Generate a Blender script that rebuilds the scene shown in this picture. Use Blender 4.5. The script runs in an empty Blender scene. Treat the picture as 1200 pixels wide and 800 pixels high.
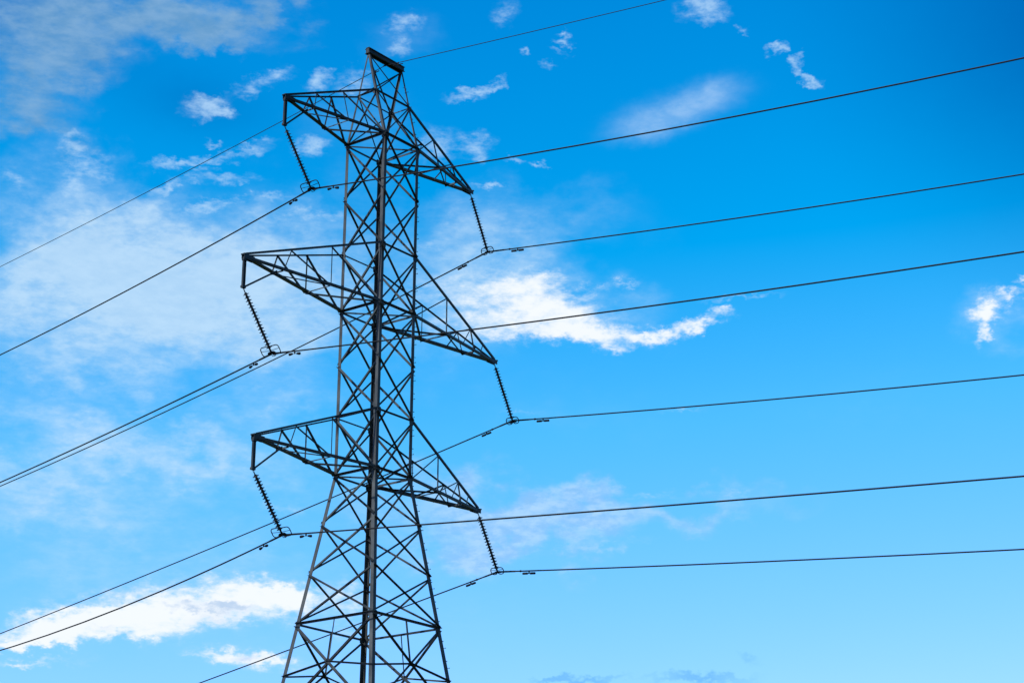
import bpy, math, random
from mathutils import Vector, Matrix
random.seed(7)
R = math.radians
S = 1.2                    # metres per design unit of the pylon
Z0 = 34.94 * S             # height of the top arm's lower chords above the ground
def W(x, y, z): return Vector((x * S, y * S, z * S + Z0))

scene = bpy.context.scene
# ------------------------------------------------------------------ camera
cam_d = bpy.data.cameras.new('camera'); cam = bpy.data.objects.new('camera', cam_d)
scene.collection.objects.link(cam); scene.camera = cam
yaw, pit, rol = 0.9114, 0.3405, 0.0064
fw = Vector((math.cos(pit) * math.sin(yaw), math.cos(pit) * math.cos(yaw), math.sin(pit)))
rt = Vector((math.cos(yaw), -math.sin(yaw), 0)); up = rt.cross(fw)
r2 = rt * math.cos(rol) + up * math.sin(rol); u2 = up * math.cos(rol) - rt * math.sin(rol)
m = Matrix((r2, u2, -fw)).transposed().to_4x4(); m.translation = W(-54.1072, -48.3844, -33.6076)
cam.matrix_world = m
cam_d.sensor_width = 36; cam_d.lens = 2388.2 / 1200 * 36
cam_d.clip_start = .1; cam_d.clip_end = 20000
# ------------------------------------------------------------------ light
SUN_EL = 46.0
SUN_AZ = -84.0             # degrees clockwise from +Y: the sun stands on the -X side
sd = Vector((math.sin(R(SUN_AZ)) * math.cos(R(SUN_EL)), math.cos(R(SUN_AZ)) * math.cos(R(SUN_EL)), math.sin(R(SUN_EL))))
sl = bpy.data.lights.new('sun', 'SUN'); sl.energy = 4.5; sl.angle = R(.5); sl.color = (1, .97, .92)
so = bpy.data.objects.new('sun', sl); scene.collection.objects.link(so)
so.rotation_euler = sd.to_track_quat('Z', 'Y').to_euler(); so.location = (-60, 0, 80)
vs = scene.view_settings
vs.view_transform = 'Standard'; vs.look = 'None'; vs.gamma = 1; vs.exposure = 1.0; vs.use_curve_mapping = False
# ------------------------------------------------------------------ sky with clouds (world)
world = bpy.data.worlds.new('World'); scene.world = world; world.use_nodes = True
nt = world.node_tree; nt.nodes.clear(); NL = nt.links
def nd(t, **k):
    n = nt.nodes.new(t)
    for a, b in k.items(): setattr(n, a, b)
    return n
def inp(n, i, v):
    if isinstance(v, bpy.types.NodeSocket): NL.new(v, n.inputs[i])
    else: n.inputs[i].default_value = v
def mth(op, a, b=0.0, c=0.0, clamp=False):
    n = nd('ShaderNodeMath', operation=op, use_clamp=clamp)
    inp(n, 0, a); inp(n, 1, b)
    if op in ('MULTIPLY_ADD', 'COMPARE', 'SMOOTH_MIN'): inp(n, 2, c)
    return n.outputs[0]
def vmth(op, a, b=(0, 0, 0), c=(0, 0, 0)):
    n = nd('ShaderNodeVectorMath', operation=op)
    inp(n, 0, a)
    if op == 'SCALE': inp(n, 3, b)
    else: inp(n, 1, b)
    if op == 'MULTIPLY_ADD': inp(n, 2, c)
    return n.outputs[0]
def smooth(v, lo, hi, a=0.0, b=1.0):
    n = nd('ShaderNodeMapRange', interpolation_type='SMOOTHSTEP')
    inp(n, 0, v); n.inputs[1].default_value = lo; n.inputs[2].default_value = hi; n.inputs[3].default_value = a; n.inputs[4].default_value = b
    return n.outputs[0]
def noise(vec, scale, detail, rough=.55, dist=0.0):
    n = nd('ShaderNodeTexNoise'); n.noise_dimensions = '3D'
    inp(n, 'Vector', vec); n.inputs['Scale'].default_value = scale; n.inputs['Detail'].default_value = detail
    n.inputs['Roughness'].default_value = rough; n.inputs['Distortion'].default_value = dist
    return n.outputs['Fac'], n.outputs['Color']
def mixc(f, a, b):
    n = nd('ShaderNodeMix', data_type='RGBA'); inp(n, 0, f)
    for i, v in ((6, a), (7, b)):
        if isinstance(v, bpy.types.NodeSocket): NL.new(v, n.inputs[i])
        else: n.inputs[i].default_value = (*v, 1)
    return n.outputs[2]

sky = nd('ShaderNodeTexSky', sky_type='NISHITA'); sky.sun_disc = False
sky.sun_elevation = R(SUN_EL); sky.sun_rotation = R(SUN_AZ)
sky.altitude = 200; sky.air_density = 1.0; sky.dust_density = .6; sky.ozone_density = 1.5
#SKYBODY
# cloud banks: bearing and height in degrees from (52.22, 19.51), half-sizes in degrees, tilt, thickness
GREY_BANK = [
    (-12.79, 8.4, 5.67, 1.61, 5.1, 1), (-8.88, 8.66, 3.25, 1.16, 8.4, 0.9), (-13.92, 6.43, 2.51, 1.96, 6.1, 0.95), (-14.15, 5.12, 1.88, 0.81, 6.1, 0.6),
    (-6.9, 8.99, 1.01, 0.56, 3.4, 0.6), (-11.95, 7.11, 1.7, 1.04, 5.4, 0.6), (-8.82, 7.85, 1.98, 0.42, 4.0, 0.5),
]
PALE_VEIL = [
    (-13.13, 4.3, 1.89, 1.4, 5.5, 0.35), (-11.96, 4.42, 1.19, 1.05, 5.2, 0.5), (-11.77, 2.09, 5.2, 1.88, -6.1, 0.7), (-10.26, 0.56, 6.64, 2.6, 2.9, 1),
    (-7.48, 1.45, 4.08, 2.62, 2.4, 0.8), (-12.91, 1.75, 2.33, 1.64, 4.9, 0.5), (-13.74, 0.73, 1.83, 1.4, 5.2, 0.5), (-11.83, -2.98, 4.35, 1.05, -9.0, 0.8),
    (-13.07, -4.35, 3.14, 1.16, 3.7, 0.7), (-8.6, -3.61, 3.24, 1.06, 2.5, 0.6), (-6.37, -1.84, 2.59, 0.83, 10.2, 0.7), (-10.77, -5.14, 3.4, 0.93, 2.9, 0.5),
    (-5.81, -3.96, 2.33, 1.07, 1.7, 0.4), (-1.97, 2.85, 1.95, 1.68, 0.8, 0.4), (-1.68, -0.02, 2.64, 1.68, 0.5, 0.5), (-0.74, 1.67, 3.39, 1.68, -0.0, 0.6),
    (0.96, 3.48, 4.15, 1.44, -0.9, 0.3), (-2.24, -7.66, 5.95, 3.04, 0.2, 0.25), (1.2, -1.92, 4.49, 1.2, -0.7, 0.25), (-4.51, 5.87, 2.23, 1.9, 1.8, 0.35),
    (-3.35, 8.39, 1.52, 1.18, 1.5, 0.3), (9.4, -2.11, 5.86, 1.89, -3.6, 0.15), (-9.05, -7.5, 6.8, 2.09, 1.7, 0.6), (-13.51, 3.33, 2.11, 1.4, 5.5, 0.5),
    (-8.55, 3.52, 3.63, 1.42, 3.1, 0.35), (-10.44, 3.14, 2.15, 1.41, 4.2, 0.3), (0.72, 1.08, 4.09, 1.58, -4.6, 0.75), (-0.99, 2.39, 2.19, 1.2, 0.3, 0.3),
    (13.23, 0.36, 1.15, 1.15, 36.1, 0.35), (-8.88, 1.12, 7.91, 2.84, 2.2, 0.4), (-12.24, -6.39, 3.34, 1.16, 3.1, 0.45), (-7.33, -5.91, 3.21, 1.17, 1.9, 0.5),
    (-6.42, -0.65, 3.09, 1.19, 7.1, 0.35), (-12.65, -1.28, 3.21, 1.17, 4.1, 0.4), (-11.36, -3.3, 4.58, 1.4, -7.2, 0.5), (-7.4, -4.5, 3.47, 1.42, 2.0, 0.3),
    (-3.88, 1.6, 1.69, 3.83, 1.5, 0.3), (-3.73, -3.42, 1.41, 2.14, 1.3, 0.3), (-0.9, -5.27, 2.79, 1.42, 0.2, 0.2), (-10.72, 0.52, 7.11, 3.06, 3.0, 0.5),
    (-4.42, 3.26, 1.95, 1.43, 1.7, 0.3), (13.23, 0.29, 1.6, 1.16, 25.9, 0.35), (2.16, 0.6, 2.88, 1.2, -5.9, 0.4), (-12.35, -5.0, 3.82, 1.39, 3.3, 0.6),
    (-7.02, -2.82, 2.8, 1.19, 7.2, 0.4), (-10.31, -2.05, 3.71, 1.18, -5.1, 0.35), (-10.93, 3.34, 2.86, 1.41, 4.2, 0.3), (-0.02, 3.35, 3.18, 1.44, -0.3, 0.3),
]
WISPS = [
    (-12.44, 4.49, 0.8, 0.93, 5.5, 0.7), (-12.62, 3.77, 0.47, 0.51, 5.5, 0.7), (-11.71, 4.21, 0.52, 0.56, 5.2, 0.7), (-12.83, 4.92, 0.47, 0.37, 5.8, 0.5),
    (-8.96, 6.2, 0.93, 0.42, 4.1, 1), (-8.42, 6.12, 0.54, 0.19, -0.9, 0.7), (-7.77, 6.83, 0.69, 0.31, 32.3, 0.8), (-6.93, 7.21, 0.64, 0.33, 22.3, 0.8),
    (-5.71, 7.16, 0.42, 0.47, 2.8, 1), (-4.69, 7.16, 0.7, 0.57, 2.3, 0.9), (-9.47, 4.68, 1.57, 0.21, 8.9, 0.9), (-7.79, 5.03, 1.34, 0.28, 13.1, 0.8),
    (-9.78, 4.0, 1.2, 0.21, 28.7, 0.8), (-8.36, 4.34, 1.21, 0.21, 3.6, 0.7), (-8.79, 3.5, 1.32, 0.26, 13.5, 0.8), (-7.12, 3.8, 0.97, 0.17, 3.1, 0.7),
    (-5.84, 5.22, 0.69, 0.36, 2.7, 0.9), (-5.88, 3.31, 1.95, 0.21, 5.3, 0.7), (-8.66, 5.26, 0.34, 0.14, 13.7, 0.7), (-3.31, 8.79, 0.71, 0.44, 1.7, 0.9),
    (-3.39, 8.11, 0.48, 0.38, 1.8, 0.8), (-0.32, 9.15, 0.56, 0.47, 0.4, 0.6), (-1.3, 6.96, 0.95, 0.24, 8.3, 1.1), (-0.55, 7.2, 0.34, 0.22, 33.9, 1),
    (1.46, 8.36, 0.33, 0.19, -0.4, 1.1), (0.4, 8.01, 0.28, 0.14, 0.1, 1), (1.33, 8.06, 0.33, 0.12, -0.4, 0.5), (0.96, 7.68, 0.38, 0.12, -0.2, 0.5),
    (5.65, 9.27, 1.06, 0.47, -2.6, 1.1), (6.71, 8.61, 0.25, 0.19, -21.5, 0.7), (7.68, 8.0, 0.4, 0.19, 6.1, 1.1), (8.28, 7.59, 0.27, 0.35, -3.5, 1),
    (8.68, 7.1, 0.49, 0.19, -24.6, 1.1), (-1.15, 5.49, 0.65, 0.52, 0.7, 0.9), (-2.22, 5.52, 0.84, 0.71, 1.1, 0.7), (-0.52, 4.35, 0.64, 0.12, 4.3, 0.8),
    (0.09, 5.1, 0.45, 0.12, 0.2, 0.9), (0.83, 4.98, 0.42, 0.12, -0.1, 0.9), (-2.45, 2.6, 0.97, 0.19, 1.1, 0.5), (6.08, -4.43, 1.39, 0.12, 10.8, 0.5),
    (0.03, -4.67, 2.56, 0.29, 3.1, 0.4), (3.76, -4.27, 1.63, 0.19, -0.9, 0.4), (2.35, -5.74, 2.08, 0.19, 3.6, 0.5), (-9.83, -2.26, 1.38, 0.24, 3.3, 0.4),
    (-11.35, -3.41, 2.05, 0.23, -4.8, 0.5), (-6.24, -4.8, 1.38, 0.24, 1.9, 0.5), (-11.26, -1.53, 1.38, 0.19, 3.9, 0.3), (0.25, -2.04, 0.95, 0.12, 0.1, 0.4),
    (4.74, -1.88, 0.94, 0.1, -1.3, 0.4), (-14.02, 3.74, 0.58, 0.28, 6.1, 0.6), (-10.84, 2.17, 1.89, 0.33, -0.8, 0.3), (-8.45, 1.86, 1.43, 0.24, 13.3, 0.3),
]
BRIGHT = [
    (-10.14, -7.83, 3.58, 0.88, 7.5, 1), (-7.93, -7.41, 2.94, 0.89, 1.9, 1), (-6.59, -7.06, 1.93, 0.59, -3.5, 1), (-5.68, -7.26, 1.37, 0.52, 1.5, 0.8),
    (-11.86, -8.33, 2.19, 0.6, 13.3, 1), (-9.44, -8.38, 1.56, 0.39, 2.2, 1), (-12.9, -8.92, 0.97, 0.23, 11.5, 0.8), (-12.82, -9.34, 0.86, 0.18, 8.2, 1),
    (-7.07, -8.99, 1.69, 0.32, -6.6, 0.7), (-7.59, -8.77, 0.76, 0.3, 1.9, 0.6), (-4.31, -7.11, 0.78, 0.61, 1.3, 0.7), (-6.28, -8.92, 0.67, 0.23, 1.6, 0.7),
    (-4.62, -8.17, 0.68, 0.33, 1.3, 0.5), (-8.52, -8.88, 0.36, 0.09, 2.1, 0.4), (-0.73, 1.19, 2.9, 1.15, 0.1, 0.75), (0.48, 0.91, 2.17, 0.96, -4.2, 0.5),
    (1.44, 0.77, 2.16, 0.82, -8.5, 1.0), (0.96, 0.19, 2.4, 0.43, -0.4, 0.8), (2.52, 0.19, 1.67, 0.53, -8.8, 1.0), (2.92, -0.2, 0.67, 0.31, -0.8, 0.8),
    (0.96, 1.78, 0.82, 0.31, -0.2, 0.75), (-0.01, 1.68, 1.21, 0.43, -9.8, 0.5), (2.17, 1.48, 0.87, 0.24, -0.6, 0.55), (4.55, 0.23, 1.38, 0.33, 12.5, 1.0),
    (5.42, 0.47, 0.86, 0.29, 8.3, 0.9), (6.0, 0.69, 0.57, 0.19, -1.9, 0.7), (6.49, 1.1, 1.43, 0.14, 3.7, 0.5), (3.09, 1.57, 0.72, 0.14, 2.0, 0.7),
    (-0.96, 0.37, 2.16, 0.48, 0.3, 0.5), (3.84, 0.17, 0.96, 0.29, -1.2, 0.8), (13.32, 0.54, 0.64, 0.51, 28.0, 1.1), (13.12, 0.3, 0.59, 0.37, 5.7, 1),
    (13.84, 0.78, 0.45, 0.28, 15.6, 1), (12.96, -0.3, 0.41, 0.21, 41.5, 1), (13.16, -0.03, 0.27, 0.23, -4.4, 0.7), (14.15, 1.22, 0.32, 0.19, 15.4, 1),
    (-10.56, -8.11, 3.11, 0.69, 8.7, 0.6), (-6.12, -7.56, 1.59, 0.7, 1.6, 0.6), (-7.68, -7.85, 2.48, 0.51, 1.8, 0.5), (-6.73, -8.93, 2.03, 0.37, -4.7, 0.5),
    (-4.3, -7.7, 0.91, 0.7, 1.2, 0.45), (-12.05, -8.73, 1.52, 0.32, 9.1, 0.6), (-12.91, -8.78, 1.51, 0.41, 13.6, 0.7), (-11.79, -9.25, 1.3, 0.18, 7.9, 0.4),
]
SHADE = [
    (-8.04, -7.53, 1.35, 0.23, -1.0, 1), (-11.29, -7.26, 2.67, 0.42, 2.7, 0.5), (-7.9, -7.92, 1.35, 0.28, 2.0, 0.4), (-7.07, -8.9, 0.67, 0.19, 1.8, 0.6),
    (-10.77, -8.28, 0.66, 0.16, 2.7, 0.5), (-7.81, -7.62, 1.58, 0.23, -2.2, 0.7),
]
DEEP = [
    (16.2, 7.82, 10.24, 8.77, -43.4, 0.85), (-15.72, 8.84, 7.32, 3.64, 6.2, 0.6), (-9.21, 6.3, 4.16, 1.65, -6.1, 0.45),
]
SOFT_PATCH = [
    (4.82, 6.39, 3.44, 0.95, 12.7, 1), (5.82, 6.78, 1.84, 0.9, 18.3, 0.6), (3.82, 5.94, 2.22, 0.71, 7.8, 0.5),
]
LILAC = [
    (-0.9, -4.91, 5.35, 1.38, -0.1, 0.9), (0.96, -5.38, 3.01, 0.85, -0.3, 0.6), (2.13, -4.67, 4.4, 0.86, -0.8, 0.5), (5.38, -4.63, 4.12, 0.57, -1.7, 0.45),
    (-0.89, -5.98, 3.7, 0.71, 0.1, 0.5),
]
BLUE_STREAKS = [
    (2.1, -9.39, 1.36, 0.16, 4.0, 1), (5.03, -9.36, 1.9, 0.19, -0.8, 1), (6.39, -8.89, 0.45, 0.16, -11.4, 0.5), (0.96, -9.46, 0.91, 0.12, 0.1, 0.8),
]
tc = nd('ShaderNodeTexCoord'); dirv = tc.outputs['Generated']
sx = nd('ShaderNodeSeparateXYZ'); NL.new(dirv, sx.inputs[0])
azd = mth('MULTIPLY', mth('SUBTRACT', mth('ARCTAN2', sx.outputs[0], sx.outputs[1]), R(52.22)), math.degrees(1) * math.cos(R(19.51)))
eld = mth('MULTIPLY_ADD', mth('ARCSINE', sx.outputs[2]), math.degrees(1), -19.51)
cx = nd('ShaderNodeCombineXYZ'); NL.new(azd, cx.inputs[0]); NL.new(eld, cx.inputs[1])
UV = cx.outputs[0]                                   # degrees on the sky
DD = vmth('MULTIPLY', dirv, (57.3, 57.3, 95.0))       # for the billows, flattened with height
_, cw1 = noise(DD, .45, 2); _, cw2 = noise(DD, 2.2, 3, .65)
cw1 = vmth('SUBTRACT', cw1, (.5, .5, .5)); cw2 = vmth('SUBTRACT', cw2, (.5, .5, .5))
def warped(amp1, amp2):
    return vmth('MULTIPLY', vmth('ADD', vmth('ADD', UV, vmth('SCALE', cw1, amp1)), vmth('SCALE', cw2, amp2)), (1, 1, 0))
def field(vec, banks, soft=False):
    acc = None
    for x, y, rx, ry, a, w in banks:
        mp = nd('ShaderNodeMapping', vector_type='TEXTURE'); NL.new(vec, mp.inputs[0])
        mp.inputs[1].default_value = (x, y, 0); mp.inputs[2].default_value = (0, 0, R(a)); mp.inputs[3].default_value = (rx, ry, 1)
        g = nd('ShaderNodeTexGradient', gradient_type='QUADRATIC_SPHERE' if soft else 'SPHERICAL'); NL.new(mp.outputs[0], g.inputs[0])
        acc = mth('MULTIPLY', g.outputs[1], w) if acc is None else mth('MULTIPLY_ADD', g.outputs[1], w, acc)
    return acc
softv = warped(3.4, .9)
softp = warped(.5, .35)
wispv = warped(.7, .75)
# clear air: the sky texture, richer and with less red, as the photograph renders it
s3 = nd('ShaderNodeSeparateXYZ'); NL.new(sky.outputs[0], s3.inputs[0]); c3 = nd('ShaderNodeCombineXYZ')
NL.new(mth('MAXIMUM', mth('MULTIPLY_ADD', s3.outputs[0], 1.02, -1.42), 0.0), c3.inputs[0])
gg = mth('SUBTRACT', mth('MULTIPLY_ADD', s3.outputs[1], 1.22, -.86), mth('MULTIPLY', mth('MAXIMUM', mth('SUBTRACT', s3.outputs[1], 2.85), 0.0), .6))
NL.new(mth('MAXIMUM', gg, .08), c3.inputs[1])
NL.new(mth('MULTIPLY', s3.outputs[2], 1.18), c3.inputs[2])
base = c3.outputs[0]
deep = smooth(field(softp, DEEP), 0, 1)
base = mixc(mth('MULTIPLY', deep, .66), base, (0.0, .28, 1.7))
n_lo, _ = noise(DD, .45, 3, .6)
n_mid, _ = noise(vmth('MULTIPLY', DD, (1, 1, 1.6)), 1.1, 6, .6)
n_hi, _ = noise(vmth('MULTIPLY', DD, (1, 1, 1.4)), 2.4, 6, .64)
def centred(n, k): return mth('MULTIPLY', mth('SUBTRACT', n, .5), k)
n_mh = mth('ADD', mth('MULTIPLY', n_mid, .55), mth('MULTIPLY', n_hi, .45))
# grey bank
f = field(softv, GREY_BANK)
g = mth('ADD', f, mth('MULTIPLY', centred(mth('ADD', mth('MULTIPLY', n_lo, .3), mth('MULTIPLY', n_mh, .7)), 1.8), smooth(f, 0, .5)))
c = mixc(smooth(g, 0, 1.15, 0, .85), base, mixc(smooth(n_mid, .3, .7), (.75, 1.75, 3.0), (1.2, 2.2, 3.4)))
# pale veil, fibrous and broken
g = mth('MULTIPLY', field(softv, PALE_VEIL), smooth(n_mh, .3, .68, .78, 1.22))
c = mixc(smooth(g, .0, 1.7, 0, .82), c, mixc(smooth(n_mh, .35, .65), (2.55, 3.65, 4.75), (2.95, 4.0, 4.95)))
c = mixc(smooth(field(softv, LILAC), .0, 1.0, 0, .6), c, mixc(smooth(n_mh, .4, .6), (1.75, 2.85, 4.2), (2.9, 3.8, 4.8)))
c = mixc(mth('MULTIPLY', smooth(field(softp, SOFT_PATCH, True), .0, 1.0, 0, .62), smooth(n_mh, .3, .65, .6, 1.1)), c, (1.9, 3.1, 4.7))
c = mixc(smooth(field(wispv, BLUE_STREAKS), .0, 1.0, 0, .7), c, (.7, 2.35, 4.2))
# wisps
f = field(wispv, WISPS)
g = mth('ADD', f, mth('MULTIPLY', centred(n_mh, 3.4), smooth(f, 0, .45)))
c = mixc(smooth(g, 0, 1.4, 0, .78), c, (2.4, 3.6, 4.9))
# bright clouds
f = field(wispv, BRIGHT)
g = mth('ADD', f, mth('MULTIPLY', centred(n_mh, 2.7), smooth(f, 0, .4)))
sh = mth('MULTIPLY', smooth(field(wispv, SHADE), .05, .8), smooth(n_mh, .35, .6))
cc = mixc(mth('MULTIPLY', sh, .75), mixc(smooth(g, .3, 1.2), (3.2, 4.1, 5.0), (4.75, 4.95, 5.1)), (2.0, 2.9, 4.2))
skycol = mixc(smooth(g, 0, 1.45, 0, .96), c, cc)
#SKYEND
bg = nd('ShaderNodeBackground'); bg.inputs[1].default_value = .1
NL.new(skycol, bg.inputs[0])
out = nd('ShaderNodeOutputWorld'); NL.new(bg.outputs[0], out.inputs[0])
#BODY
# ------------------------------------------------------------------ materials
def mat(name, col, rough=.5, metal=0.0, var=.25, scale=3.0, spec=.5, bump=0.0, streak=1.0):
    ma = bpy.data.materials.new(name); ma.use_nodes = True; t = ma.node_tree; b = t.nodes['Principled BSDF']
    tcn = t.nodes.new('ShaderNodeTexCoord'); mp = t.nodes.new('ShaderNodeMapping'); mp.inputs[3].default_value = (1, 1, streak)
    t.links.new(tcn.outputs['Object'], mp.inputs[0])
    n1 = t.nodes.new('ShaderNodeTexNoise'); n1.inputs['Scale'].default_value = scale; n1.inputs['Detail'].default_value = 8; n1.inputs['Roughness'].default_value = .65
    t.links.new(mp.outputs[0], n1.inputs['Vector'])
    mr = t.nodes.new('ShaderNodeMapRange'); mr.inputs[1].default_value = .3; mr.inputs[2].default_value = .7
    mr.inputs[3].default_value = 1 - var; mr.inputs[4].default_value = 1 + var; t.links.new(n1.outputs['Fac'], mr.inputs[0])
    oi = t.nodes.new('ShaderNodeObjectInfo'); mo = t.nodes.new('ShaderNodeMath'); mo.operation = 'MULTIPLY_ADD'    # bar to bar differences
    mo.inputs[1].default_value = 1.1 if name.startswith('weathered') else 0; mo.inputs[2].default_value = .45 if name.startswith('weathered') else 1; t.links.new(oi.outputs['Random'], mo.inputs[0])
    mm = t.nodes.new('ShaderNodeMath'); mm.operation = 'MULTIPLY'; t.links.new(mo.outputs[0], mm.inputs[0]); t.links.new(mr.outputs[0], mm.inputs[1])
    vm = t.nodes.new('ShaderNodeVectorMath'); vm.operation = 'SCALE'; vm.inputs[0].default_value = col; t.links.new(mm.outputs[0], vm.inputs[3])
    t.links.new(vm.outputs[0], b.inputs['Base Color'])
    mr2 = t.nodes.new('ShaderNodeMapRange'); mr2.inputs[1].default_value = .3; mr2.inputs[2].default_value = .7
    mr2.inputs[3].default_value = max(.05, rough - .12); mr2.inputs[4].default_value = min(1, rough + .12)
    t.links.new(n1.outputs['Fac'], mr2.inputs[0]); t.links.new(mr2.outputs[0], b.inputs['Roughness'])
    b.inputs['Metallic'].default_value = metal; b.inputs['Specular IOR Level'].default_value = spec
    if bump:
        bp = t.nodes.new('ShaderNodeBump'); bp.inputs['Strength'].default_value = bump; bp.inputs['Distance'].default_value = .05
        t.links.new(n1.outputs['Fac'], bp.inputs['Height']); t.links.new(bp.outputs[0], b.inputs['Normal'])
    return ma
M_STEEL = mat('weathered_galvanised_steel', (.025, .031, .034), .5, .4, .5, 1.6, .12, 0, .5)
M_LEG = mat('leg_steel', (.036, .041, .042), .5, .35, .45, 1.8, .15, 0, .5)
M_DARK = mat('dark_steel', (.03, .03, .032), .6, 0, .3, 4, .3)
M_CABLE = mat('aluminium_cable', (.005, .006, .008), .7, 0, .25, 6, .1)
M_PORC = mat('brown_porcelain', (.008, .007, .008), .45, 0, .3, 8, .3)
M_IRON = mat('cast_iron', (.005, .006, .008), .75, 0, .25, 8, .08)
M_CONC = mat('concrete', (.3, .29, .27), .85, 0, .2, 2.5, .3, .3)
M_GROUND = mat('meadow', (.045, .06, .022), .95, 0, .5, .06, .1, .4)

# ------------------------------------------------------------------ mesh helpers
col = scene.collection
class MB:
    def __init__(s): s.v = []; s.f = []
    def add(s, v, f):
        o = len(s.v); s.v += [Vector(a) for a in v]; s.f += [tuple(i + o for i in a) for a in f]
    def build(s, name, ma, parent=None, org=None, smooth=False):
        org = org if org is not None else Vector((0, 0, 0))
        me = bpy.data.meshes.new(name); me.from_pydata([v - org for v in s.v], [], s.f); me.materials.append(ma); me.validate()
        import bmesh
        bm = bmesh.new(); bm.from_mesh(me); bmesh.ops.recalc_face_normals(bm, faces=bm.faces); bm.to_mesh(me); bm.free()
        if smooth:
            me.polygons.foreach_set('use_smooth', [True] * len(me.polygons))
            me.set_sharp_from_angle(angle=R(40))
        o = bpy.data.objects.new(name, me); col.objects.link(o)
        if parent is not None: o.parent = parent
        o.location = org
        return o
    def prism(s, secs):                                 # closed sweep through matching sections
        n = len(secs[0]); v = [p for q in secs for p in q]; f = []
        for k in range(len(secs) - 1):
            for i in range(n):
                j = (i + 1) % n; f.append((k * n + i, k * n + j, (k + 1) * n + j, (k + 1) * n + i))
        s.add(v, f)
        o = len(s.v) - len(v)
        if n == 6:                                      # L section: two quads per end
            for b in (0, (len(secs) - 1) * n):
                s.f += [tuple(o + b + i for i in (0, 1, 2, 3)), tuple(o + b + i for i in (0, 3, 4, 5))]
        else:
            s.f += [tuple(o + i for i in range(n)), tuple(o + len(v) - n + i for i in range(n))]
    def angle(s, p0, p1, b, t, a, c):                   # angle bar: flange along a, second flange along c
        p0 = Vector(p0); p1 = Vector(p1); ax = (p1 - p0).normalized()
        a = (a - ax * a.dot(ax)).normalized(); c = c - ax * c.dot(ax); c = (c - a * c.dot(a)).normalized()
        s.prism([[p, p + a * b, p + a * b + c * t, p + a * t + c * t, p + a * t + c * b, p + c * b] for p in (p0, p1)])
    def box(s, p0, p1, u, v, wu, wv):                   # bar of rectangular section
        p0 = Vector(p0); p1 = Vector(p1); ax = (p1 - p0).normalized()
        u = (u - ax * u.dot(ax)).normalized(); v = ax.cross(u)
        s.prism([[p + u * i * wu / 2 + v * j * wv / 2 for i, j in ((-1, -1), (1, -1), (1, 1), (-1, 1))] for p in (p0, p1)])
    def tube(s, pts, r, n=8, closed=False):
        pts = [Vector(p) for p in pts]; N = len(pts); rr = r if isinstance(r, (list, tuple)) else [r] * N
        u = None; secs = []
        for i, p in enumerate(pts):
            if closed: d = pts[(i + 1) % N] - pts[i - 1]
            else: d = pts[min(i + 1, N - 1)] - pts[max(i - 1, 0)]
            d.normalize()
            if u is None: u = d.orthogonal().normalized()
            u = (u - d * u.dot(d)).normalized(); v = d.cross(u)
            secs.append([p + (u * math.cos(k * 2 * math.pi / n) + v * math.sin(k * 2 * math.pi / n)) * rr[i] for k in range(n)])
        if closed:
            vv = [p for q in secs for p in q]; f = []
            for k in range(N):
                for i in range(n):
                    j = (i + 1) % n; k2 = (k + 1) % N; f.append((k * n + i, k * n + j, k2 * n + j, k2 * n + i))
            s.add(vv, f)
        else: s.prism(secs)
    def lathe(s, prof, n=16, base=Vector((0, 0, 0))):   # (radius, z) pairs round Z
        secs = [[base + Vector((r * math.cos(2 * math.pi * k / n), r * math.sin(2 * math.pi * k / n), z)) for k in range(n)] for r, z in prof]
        s.prism(secs)
def tag(o, label=None, cat=None, group=None, kind=None):
    for k, v in (('label', label), ('category', cat), ('group', group), ('kind', kind)):
        if v: o[k] = v
    return o
def empty(name, loc, label, cat, group=None):
    o = bpy.data.objects.new(name, None); col.objects.link(o); o.location = loc; o.empty_display_size = .3
    return tag(o, label, cat, group)
def copy_tree(o, parent=None):
    c = o.copy(); col.objects.link(c); c.parent = parent
    for ch in list(o.children): copy_tree(ch, c)
    return c

# ------------------------------------------------------------------ ground
g = MB(); n = 60; ext = 4000.0
def gh(x, y): return .9 * math.sin(x * .011 + 1) * math.cos(y * .013) * min(1, max(0, (math.hypot(x, y) - 25) / 80)) if math.hypot(x, y) < 1200 else 0
cs = [math.copysign(abs(i / (n / 2) - 1) ** 2.2, i / (n / 2) - 1) * ext for i in range(n + 1)]
g.add([(x, y, gh(x, y)) for y in cs for x in cs], [(j * (n + 1) + i, j * (n + 1) + i + 1, (j + 1) * (n + 1) + i + 1, (j + 1) * (n + 1) + i) for j in range(n) for i in range(n)])
tag(g.build('ground', M_GROUND, smooth=True), kind='structure')

# ------------------------------------------------------------------ the pylon
Z = [0, -2.2774, -4.5443, -6.8903, -9.016, -11.0822, -13.2968, -15.1369, -16.9736, -18.8363, -22.40, -28.2, -34.94]
W6, W9 = 1.0086, 1.828; SL = (W9 - W6) / (Z[9] - Z[6])
def hw(z):
    if z >= Z[6]: return 1 + (W6 - 1) * z / Z[6]
    return W6 + SL * (z - Z[6])
ZR, RX, TP = 3.7821, .9911, .5221
SG = {'L': (-1, 1), 'N': (-1, -1), 'R': (1, -1), 'F': (1, 1)}
FACES = [('L', 'N', Vector((-1, 0, 0))), ('N', 'R', Vector((0, -1, 0))), ('R', 'F', Vector((1, 0, 0))), ('F', 'L', Vector((0, 1, 0)))]
def node(c, l):
    sx_, sy_ = SG[c]
    if l == 'p': return W(sx_ * (1 + (RX - 1) * TP), sy_ * (1 - TP), ZR * TP)
    if l == 'r': return W(sx_ * RX, 0, ZR)
    z = Z[l] if isinstance(l, int) else l
    return W(sx_ * hw(z), sy_ * hw(z), z)
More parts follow.
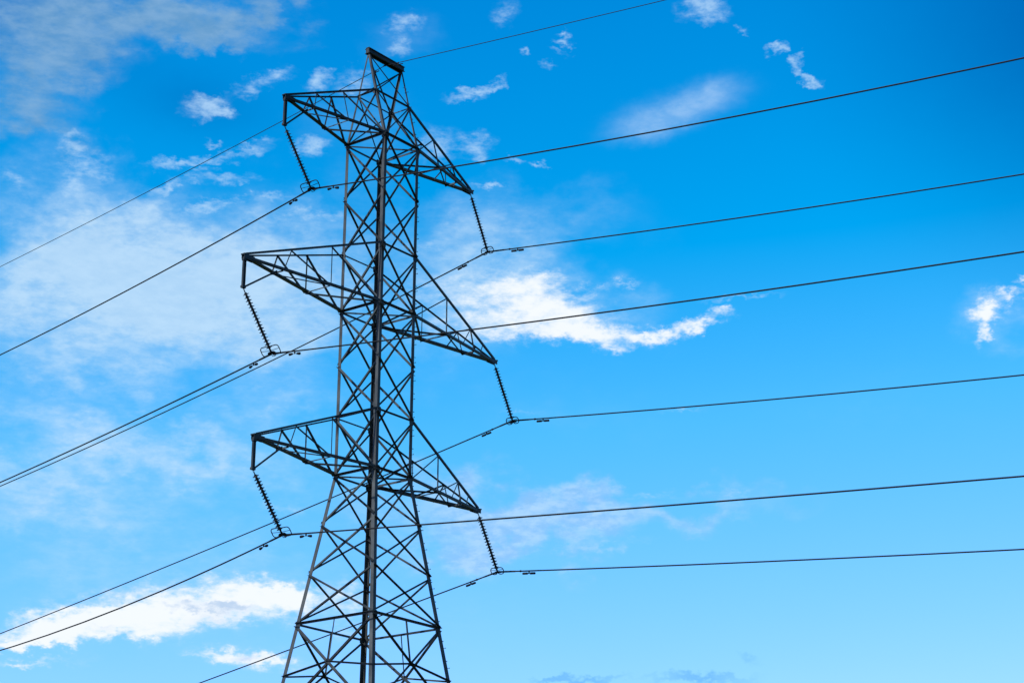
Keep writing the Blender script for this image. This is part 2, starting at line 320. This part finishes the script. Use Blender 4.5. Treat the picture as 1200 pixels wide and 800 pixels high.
tower = empty('lattice_pylon', W(0, 0, Z[12]), 'tall grey steel lattice pylon with six cross arms carrying the power lines', 'pylon')
TO = Vector(tower.location)
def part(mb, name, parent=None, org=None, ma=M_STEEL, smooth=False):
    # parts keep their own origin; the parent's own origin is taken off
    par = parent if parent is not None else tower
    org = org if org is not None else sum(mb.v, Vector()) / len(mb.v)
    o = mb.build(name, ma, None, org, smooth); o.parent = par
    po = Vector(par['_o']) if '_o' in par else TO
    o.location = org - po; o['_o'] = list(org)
    return o
TH = .016
legs = {}
for c, (sx_, sy_) in SG.items():
    mb = MB(); secs = []
    lev = [('r', .10), ('p', .115), (0, .125), (0.001, .16), (6, .175), (7, .185), (12, .2)]
    for l, b in lev:
        if l == 0.001: p = node(c, 0) - Vector((0, 0, .05))
        else: p = node(c, l)
        if l == 'r': p = p + Vector((0, sy_ * .05, -.05)); 
        a = Vector((-sx_, 0, 0)); d = Vector((0, -sy_, 0))
        if l in ('r', 'p') and c in 'LR': b *= .68
        secs.append([p, p + a * b, p + a * b + d * TH, p + a * TH + d * TH, p + a * TH + d * b, p + d * b])
    mb.prism(secs); legs[c] = part(mb, 'leg', org=node(c, 12), ma=M_LEG)
    ft = MB(); q = node(c, 12)
    ft.lathe([(.5, -.6), (.5, .22), (.44, .28)], 20, q); part(ft, 'footing', org=q, ma=M_CONC, smooth=True)

def brace(p0, p1, n, b, name='diagonal_brace', out=False, parent=None, off=0.0, down=True, tri=.0):
    """angle bar in the face with outward normal n; its second flange stands in or out at the lower edge"""
    p0 = Vector(p0); p1 = Vector(p1); ax = (p1 - p0).normalized()
    p0, p1 = p0 + ax * tri, p1 - ax * tri
    a = n.cross(ax)
    if a.length < .01: a = Vector((0, 0, 1)).cross(ax)
    a.normalize()
    if a.z < 0: a = -a
    if not down: a = -a
    shift = n * off - a * b * .5
    mb = MB(); mb.angle(p0 + shift, p1 + shift, b, .010, a, (n if out else -n))
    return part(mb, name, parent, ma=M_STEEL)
def gusset(p, n, w, h, parent=None, tilt=0):
    t_ = n.cross(Vector((0, 0, 1))).normalized()
    mb = MB(); z_ = Vector((0, 0, 1))
    pts = [(-.5, -.35), (-.3, -.5), (.3, -.5), (.5, -.35), (.5, .35), (.3, .5), (-.3, .5), (-.5, .35)]
    mb.prism([[p + t_ * w * i + z_ * h * j + n * k for i, j in pts] for k in (.012, .024)])
    return part(mb, 'gusset_plate', parent)
# X bracing of the shaft, four faces, nine panels and three below the frame
for k in range(12):
    b = (.085 if k < 6 else .08 if k < 9 else .1)
    for c0, c1, n in FACES:
        for s_, (a_, b_) in enumerate(((c0, c1), (c1, c0))):
            # upper end on a_, lower end on b_
            p0, p1 = node(a_, k), node(b_, k + 1)
            out_ = (s_ == 0)
            brace(p0 - Vector((0, 0, .06)), p1 + Vector((0, 0, .06)), n, b * (1.45 if (a_, b_) in (('N', 'R'), ('L', 'F')) else .8 if (a_, b_) == ('R', 'F') else 1), out=out_, off=(.012 if out_ else -.024), down=True)
# peak: two narrow panels under the ridge beam
for c0, c1, n in FACES:
    for a_, b_ in ((c0, c1), (c1, c0)):
        brace(node(a_, 'p'), node(b_, 0), n, .06, off=.0 if a_ == c0 else -.02, out=a_ == c0)
brace(node('N', 'p'), W(RX, 0, ZR - .1), FACES[1][2], .055); brace(W(-RX, 0, ZR - .1), node('R', 'p'), FACES[1][2], .055, out=True, off=.01)
brace(node('L', 'p'), W(RX, 0, ZR - .1), FACES[3][2], .055); brace(W(-RX, 0, ZR - .1), node('F', 'p'), FACES[3][2], .055, out=True, off=.01)
# horizontals
def strut(c0, c1, l, n, b=.08, out=False): return brace(node(c0, l), node(c1, l), n, b, 'horizontal_strut', out=True, off=-.005, down=False)
for l, b in ((0, .1), (3, .1), (6, .1), (9, .1), (10, .1), (11, .1)):
    for c0, c1, n in FACES: strut(c0, c1, l, n, b)
for l in (2, 5, 'p'):
    for c0, c1, n in (FACES[1], FACES[3]): strut(c0, c1, l, n, .07)
for c0, c1, n in (FACES[0], FACES[2]): strut(c0, c1, 'p', n, .06)
strut('L', 'N', 5, FACES[0][2], .06)
for l in (0, 3, 6):
    brace(node('L', l), node('R', l), Vector((0, 0, 1)), .075, 'plan_brace')
    brace(node('F', l), node('N', l), Vector((0, 0, 1)), .06, 'plan_brace', off=.03)
# large panel below the flare: hangers to the crossing, struts to the legs, a plan frame between the crossings
for (zt, zc, zl) in ((Z[9], -20.40, -20.74),):
    mids = []
    for c0, c1, n in FACES:
        mt = (node(c0, zt) + node(c1, zt)) / 2; mc = (node(c0, zc) + node(c1, zc)) / 2; mids.append(mc)
        brace(mt, mc, n, .055, 'hanger', off=-.02)
        brace(mc, node(c0, zl), n, .075, 'horizontal_strut', out=True, down=False); brace(mc, node(c1, zl), n, .075, 'horizontal_strut', out=True, down=False)
        gusset(mc, n, .22, .22)
for c0, c1, n in FACES:
    for l, w_, h_ in ((2, .3, .4), (5, .3, .4), (9, .32, .34), (0, .3, .4), (3, .3, .4), (6, .34, .42), ('p', .24, .26)):
        if n.x and l in (0, 3, 6, 2, 5):
            w_ *= .8
        for c in (c0, c1):
            t_ = (node(c1, l) - node(c0, l)).normalized() * (1 if c == c0 else -1)
            gusset(node(c, l) + t_ * w_ * .42 - Vector((0, 0, .03)), n, w_ * .8, h_ * .8)
# ridge beam
mb = MB(); e0, e1 = W(-RX - .07, 0, ZR), W(RX + .06, 0, ZR)
zz = Vector((0, 0, 1)); yy = Vector((0, 1, 0))
for s_ in (-1, 1):
    q = yy * s_ * .085
    mb.prism([[p + q + yy * (-s_) * 0, p + q + yy * s_ * .08, p + q + yy * s_ * .08 + zz * .014, p + q + yy * s_ * .012 + zz * .014, p + q + yy * s_ * .012 + zz * .30, p + q + zz * .30] for p in (e0 - zz * .1, e1 - zz * .1)])
    mb.box(e0 + q + yy * s_ * .045 + zz * .135, e1 + q + yy * s_ * .045 + zz * .135, zz, yy, .014, .07)
for f_ in (0.01, .99):
    p = e0.lerp(e1, f_); mb.box(p - yy * .083 + zz * .05, p + yy * .083 + zz * .05, zz, yy, .26, .02)
mb.box(e0 + zz * .19, e1 + zz * .19, yy, zz, .165, .02)
part(mb, 'ridge_beam')
# step bolts up the right-hand leg
zb = 4.2; k = 0; ztop = (ZR * S + Z0) - .5
while zb < ztop and k < 100:
    zu = (zb - Z0) / S
    if zu <= 0: w_x = w_y = hw(zu)
    else: w_x = 1 + (RX - 1) * zu / ZR; w_y = 1 - zu / ZR
    c = W(w_x, -w_y, zu)
    if k % 2: p0 = c + Vector((-.09, .0, 0)); d = Vector((0, -1, 0))
    else: p0 = c + Vector((.0, .09, 0)); d = Vector((1, 0, 0))
    mb = MB(); mb.tube([p0 - d * .04, p0 + d * .16], .011, 6); mb.tube([p0 + d * .16, p0 + d * .175], .022, 6)
    part(mb, 'step_bolt', legs['R'])
    zb += .36 if k % 2 else .5; k += 1

# ------------------------------------------------------------------ cross arms
def lerp(a, b, t): return a.lerp(b, t)
ARMS = []
for key, lt, lb, xl, zl, xr, zr_, pl, ilx, ilz, irx, irz in (
    ('top', 'p', 0, -5.4337, .0, 5.4651, .0, -1.1238, -3.8923, -3.1085, 6.643, -2.2028),
    ('middle', 2, 3, -7.0897, -6.88, 7.153, -6.8925, -8.0337, -5.5342, -10.0211, 8.3798, -9.017),
    ('bottom', 5, 6, -6.1707, -13.287, 6.2088, -13.296, -14.4367, -4.5899, -16.396, 7.4814, -15.4344)):
    for side, cs_, xt, zt in ((-1, ('L', 'N'), xl, zl), (1, ('F', 'R'), xr, zr_)):
        tip = W(xt, 0, zt); arm = MB(); ends = {}
        X = Vector((side, 0, 0))
        for c in cs_:
            sy_ = SG[c][1]; lo, hi = node(c, lb), node(c, lt)
            inn = Vector((0, -sy_, 0)); 
            tl = tip + Vector((-side * .02, sy_ * .07, 0)); th_ = tip + Vector((-side * .02, sy_ * .055, .15))
            arm.angle(lo, tl, .19 if sy_ > 0 else .11, .014, inn, Vector((0, 0, 1)))
            arm.angle(hi, th_, (.065 if sy_ > 0 else .088), .012, inn, Vector((0, 0, -1 if sy_ > 0 else 1)))
            ends[c] = (lo, tl, hi, th_)
        # tip plates
        for s_ in (-1, 1):
            arm.box(tip + yy * s_ * .085 + X * .12 + zz * .06, tip + yy * s_ * .085 - X * .5 + zz * .06, zz, yy, .22, .014)
        arm.box(tip + X * .1 - yy * .12 + zz * .15, tip + X * .1 + yy * .12 + zz * .15, zz, X, .05, .08)
        arm_o = part(arm, 'cross_arm', org=tip)
        arm_o['label'] = '%s cross arm on the %s side' % (key, 'left' if side < 0 else 'right')
        FR = (.62, .32)
        def sub(p0, p1, n, b, nm='brace', out=False): return brace(p0, p1, n, b, nm, out=out, parent=arm_o)
        for c in cs_:
            lo, tl, hi, th_ = ends[c]; n = Vector((0, SG[c][1], 0))
            B = lambda f_: lerp(tl, lo, f_); T_ = lambda f_: lerp(th_, hi, f_)
            sub(T_(.62), B(.62), n, .045, 'post'); sub(T_(.62), lo, n, .075 if c in 'LF' else .055, out=(c == 'L'))
            sub(T_(.32), B(.62), n, .07 if c in 'LF' else .05, out=(c == 'L')); sub(T_(.32), B(.27), n, .05)
            if side > 0: sub(T_(.32), B(.42), n, .045)
            if side > 0: sub(T_(.16), B(.2), n, .05)
        a_, b_ = cs_
        BL = lambda c, f_: lerp(ends[c][1], ends[c][0], f_)
        up_ = Vector((0, 0, 1))
        sub(BL(a_, .62), BL(b_, .62), up_, .05); sub(BL(a_, .27), BL(b_, .27), up_, .08)
        sub(BL(a_, .62), ends[b_][0], up_, .09); sub(BL(a_, .27), BL(b_, .62), up_, .05)
        if side > 0: sub(BL(b_, .62), ends[a_][0], up_, .07)
        if side < 0:
            drop = W(xt, 0, pl)
            hp = MB()
            hp.box(tip + zz * .04 + X * .02, drop + X * .02, Vector((1, 0, 0)), yy, .12, .04)
            for s_ in (-1, 1): hp.box(tip + zz * .04 + X * (.02 + .068 * s_), drop + X * (.02 + .068 * s_), Vector((1, 0, 0)), yy, .016, .09)
            for f_ in (.06, .95): q = tip.lerp(drop, f_); hp.box(q - yy * .07 + X * .02, q + yy * .07 + X * .02, zz, yy, .1, .2)
            part(hp, 'hanger_post', arm_o)
            mc = (BL('L', .27) + BL('N', .27)) / 2
            hb = MB(); hb.angle(drop + Vector((.06, 0, .05)), mc, .08, .01, Vector((0, 1, 0)), Vector((0, 0, 1))); part(hb, 'hanger_strut', arm_o)
            ARMS.append((key, 'left', drop, W(ilx, 0, ilz)))
        else:
            ARMS.append((key, 'right', tip - zz * .03, W(irx, 0, irz)))
for o in bpy.data.objects:
    if '_o' in o: del o['_o']

# ------------------------------------------------------------------ insulator strings
STR = sum((b - a).length for _, _, a, b in ARMS) / 6
def make_string(kind):
    """hangs along local -Z from the origin, the wire lies along local Y at z = -STR"""
    root = empty('insulator_string', (0, 0, 0), 'x', 'insulator')
    sh = MB()
    sh.tube([Vector((.03 * math.cos(t), 0, -.05 + .06 * math.sin(t))) for t in [i * math.pi / 6 for i in range(12)]], .012, 6, True)
    sh.box((0, 0, -.08), (0, 0, -.2), Vector((1, 0, 0)), yy, .05, .02)
    sh.build('shackle', M_DARK, root)
    nd_ = 18; z0 = -.2; z1 = -(STR - .18); dz = (z1 - z0) / nd_
    pf = MB(); h = abs(dz)
    prof = [(.036, 0), (.06, -.008), (.066, -.052), (.10, -.058), (.136, -.068), (.140, -.076), (.134, -.08), (.10, -.074), (.095, -.084), (.07, -.076), (.052, -.09), (.046, -h)]
    pf.lathe(prof, 18)
    d0 = pf.build('insulator_disc', M_PORC, root, smooth=True); d0.location = (0, 0, z0)
    for k in range(1, nd_):
        d = d0.copy(); col.objects.link(d); d.parent = root; d.location = (0, 0, z0 + dz * k); d.rotation_euler = (random.uniform(-.05, .05), random.uniform(-.05, .05), 0)
    cl = MB()
    cl.box((0, 0, z1 + .02), (0, 0, -STR + .03), Vector((1, 0, 0)), yy, .06, .05)
    cl.tube([(0, -.2, -STR - .02), (0, -.14, -STR + .005), (0, 0, -STR + .02), (0, .14, -STR + .005), (0, .2, -STR - .02)], [.03, .05, .055, .05, .03], 10)
    for y in (-.07, .07): cl.tube([(-.06, y, -STR - .05), (-.06, y, -STR + .03), (.06, y, -STR + .03), (.06, y, -STR - .05)], .012, 6)
    cl.build('suspension_clamp', M_IRON, root, smooth=True)
    for s_ in (-1, 1):
        rg = MB(); pts = []
        if kind == 'left': cy, cz, hy, hz, cr, rr = .30, -STR + .10, .26, .20, .13, .021
        else: cy, cz, hy, hz, cr, rr = .22, -STR + .07, .18, .16, .14, .021
        for q, (ay, az_) in enumerate(((1, 1), (-1, 1), (-1, -1), (1, -1))):
            for k in range(6):
                t = math.pi / 2 * (q + k / 5)
                pts.append(Vector((s_ * .05 * 0 + .045 * s_, s_ * cy + ay * (hy - cr) + cr * math.cos(t), cz + az_ * (hz - cr) + cr * math.sin(t))))
        rg.tube(pts, rr, 8, True)
        rg.tube([(0, 0, -STR + .1), (.045 * s_, s_ * (cy + hy - .02), -STR + .1 + .03)], .013, 6)
        rg.build('grading_ring', M_IRON, root, smooth=True)
    if kind == 'left':
        lo_ = MB(); lo_.tube([(0, -.22, -STR - .0), (0, -.24, -STR - .1), (0, -.12, -STR - .16), (0, .02, -STR - .15), (0, .04, -STR - .02)], .016, 6)
        lo_.build('jumper_loop', M_IRON, root, smooth=True)
    return root
protos = {k: make_string(k) for k in ('left', 'right')}; used = set()
AR, AL = R(7.912), R(12.612)
for key, side, top, bot in ARMS:
    o = protos[side] if side not in used else copy_tree(protos[side]); used.add(side)
    zax = (top - bot).normalized(); yax = Vector((0, 1, 0)); xax = yax.cross(zax).normalized(); yax = zax.cross(xax)
    mx = Matrix((xax, yax, zax)).transposed().to_4x4(); mx.translation = top
    o.matrix_world = mx
    o['label'] = 'dark disc insulator string hanging from the %s %s cross arm%s' % (key, side, ' by its drop post' if side == 'left' else ' tip')
    o['group'] = 'insulator strings hanging from the cross arms'

# ------------------------------------------------------------------ conductors
SPAN = {'tl': ((-.0807, .001181), (-.0186, .000960)), 'tr': ((-.0789, .000807), (-.0443, .000578)), 'ml': ((-.0696, .000693), (-.0295, .000734)),
        'mr': ((-.0826, .000702), (-.0523, .000222)), 'bl': ((-.0586, .000210), (-.0957, .002377)), 'br': ((-.0806, .000412), (-.0679, .000063)),
        'e': ((-.0369, .000458), (.0338, .000389))}
ATT = {'tl': (-3.8923, 0, -3.1085), 'tr': (6.643, 0, -2.2028), 'ml': (-5.5342, 0, -10.0211), 'mr': (8.3798, 0, -9.017), 'bl': (-4.5899, 0, -16.396), 'br': (7.4814, 0, -15.4344), 'e': (0, 0, ZR - .2)}
def wire(key, side, t):                                # t in units along the span; side -1 towards +X right of picture
    s_, c_ = SPAN[key][0 if side < 0 else 1]; a = AR if side < 0 else AL; t0 = 34 if side < 0 else 64
    if key == 'bl' and side > 0: t0 = 30
    z = s_ * t + c_ * t * t if t < t0 else s_ * t0 + c_ * t0 * t0 + (s_ + 2 * c_ * t0) * (t - t0) * 1 + .0002 * (t - t0) ** 2
    x, y, zz_ = ATT[key]
    return W(x + t * math.sin(a), y + side * t * math.cos(a), zz_ + z)
WN = {'tl': ('top', 'left'), 'tr': ('top', 'right'), 'ml': ('middle', 'left'), 'mr': ('middle', 'right'), 'bl': ('bottom', 'left'), 'br': ('bottom', 'right')}
for key in SPAN:
    ts = [.12, .3, .6, 1, 1.5, 2, 3, 4, 6] + list(range(8, 200, 3))
    pts = [wire(key, 1, t) for t in reversed(ts)] + [wire(key, 1, 0) + Vector((0, 0, .004))] + [wire(key, -1, t) for t in ts if t < 130]
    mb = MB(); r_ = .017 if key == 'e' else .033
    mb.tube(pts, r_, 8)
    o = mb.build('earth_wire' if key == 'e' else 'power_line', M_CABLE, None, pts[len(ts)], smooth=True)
    if key == 'e': tag(o, 'thin earth wire passing under the ridge beam at the pylon peak', 'cable')
    else:
        k_, s_ = WN[key]
        tag(o, 'black power line clamped under the %s insulator string on the %s' % (k_, s_), 'cable', 'power lines carried by the pylon')
        for sd_ in (-1, 1):                             # armour rods wrapped round the wire at the clamp
            ar = MB(); q = [wire(key, sd_, t) for t in (.1, .4, .75, .85)]
            ar.tube(q, [.042, .042, .04, .034], 8); a_o = ar.build('armour_rod', M_CABLE, None, q[0], smooth=True); a_o.parent = o; a_o.location = q[0] - o.location

# ------------------------------------------------------------------ vibration dampers
def make_damper(kind):
    root = empty('vibration_damper', (0, 0, 0), 'x', 'damper')     # local Y along the wire
    dz = -.10 if kind != 'cylinder' else -.12
    c = MB(); c.box((0, 0, .03), (0, 0, dz - .02), yy, zz, .05, .04); c.build('clamp', M_IRON, root)
    L_ = .23 if kind != 'cylinder' else .2
    ms = MB()
    sag = .025 if kind == 'bell' else 0
    ms.tube([(0, -L_, dz - sag), (0, 0, dz), (0, L_, dz - sag)], .012, 6); ms.build('messenger_cable', M_IRON, root)
    for s_ in (-1, 1):
        w = MB()
        if kind == 'bell': q = [(.09, .02), (.12, .04), (.2, .056), (.28, .056), (.295, .03)]
        elif kind == 'cylinder': q = [(.065, .03), (.075, .052), (.33, .052), (.34, .03)]
        else: q = [(.08, .012), (.1, .022), (.26, .024), (.27, .015)]
        w.tube([(0, s_ * y, dz - sag * y / L_) for y, _ in q], [r__ for _, r__ in q], 12); w.build('weight', M_IRON, root, smooth=True)
    return root
dp = {k: make_damper(k) for k in ('bell', 'cylinder', 'slim')}; dused = set()
def put_damper(kind, key, sd_, t, label, group):
    o = dp[kind] if kind not in dused else copy_tree(dp[kind]); dused.add(kind)
    p, q = wire(key, sd_, t - .2), wire(key, sd_, t + .2)
    yax = (q - p).normalized(); xax = yax.cross(zz).normalized(); zax = xax.cross(yax)
    mx = Matrix((xax, yax, zax)).transposed().to_4x4(); mx.translation = wire(key, sd_, t); o.matrix_world = mx
    tag(o, label, 'damper', group)
for key, (k_, s_) in WN.items():
    for sd_, w_ in ((1, 'left'), (-1, 'right')):
        kd = 'bell' if s_ == 'left' else 'cylinder'
        t = 1.0 if s_ == 'left' else 1.42
        if sd_ > 0: t *= 1.18
        put_damper(kd, key, sd_, t, '%s damper on the wire just %s of the %s insulator string on the %s' % ('bell weight' if kd == 'bell' else 'thick cylinder', w_, k_, s_),
                   'bell weight dampers beside the left strings' if kd == 'bell' else 'cylinder dampers beside the right strings')
        if s_ == 'right':
            b_ = MB(); p = wire(key, sd_, t - .38); d = (wire(key, sd_, t - .3) - p).normalized()
            b_.tube([p - d * .05, p - d * .03, p + d * .03, p + d * .05], [.03, .05, .05, .03], 8)
            o = b_.build('wire_clamp', M_IRON, None, p, smooth=True)
            tag(o, 'small clamp bead on the wire between the %s right insulator string and its %s damper' % (k_, w_), 'clamp', 'clamp beads beside the cylinder dampers')
put_damper('slim', 'e', 1, .62, 'slim damper on the earth wire left of the pylon peak', 'slim dampers on the earth wire')
put_damper('slim', 'e', -1, .62, 'slim damper on the earth wire right of the pylon peak', 'slim dampers on the earth wire')
# the small clamp holding the earth wire under the ridge beam
ec = MB(); q = wire('e', 1, 0); ec.box(q + zz * .22, q - zz * .03, Vector((1, 0, 0)), yy, .05, .04); ec.tube([q - yy * .12, q - yy * .05, q + yy * .05, q + yy * .12], [.02, .035, .035, .02], 8)
tag(ec.build('suspension_clamp', M_IRON, None, q), 'small suspension clamp holding the earth wire under the ridge beam', 'clamp')
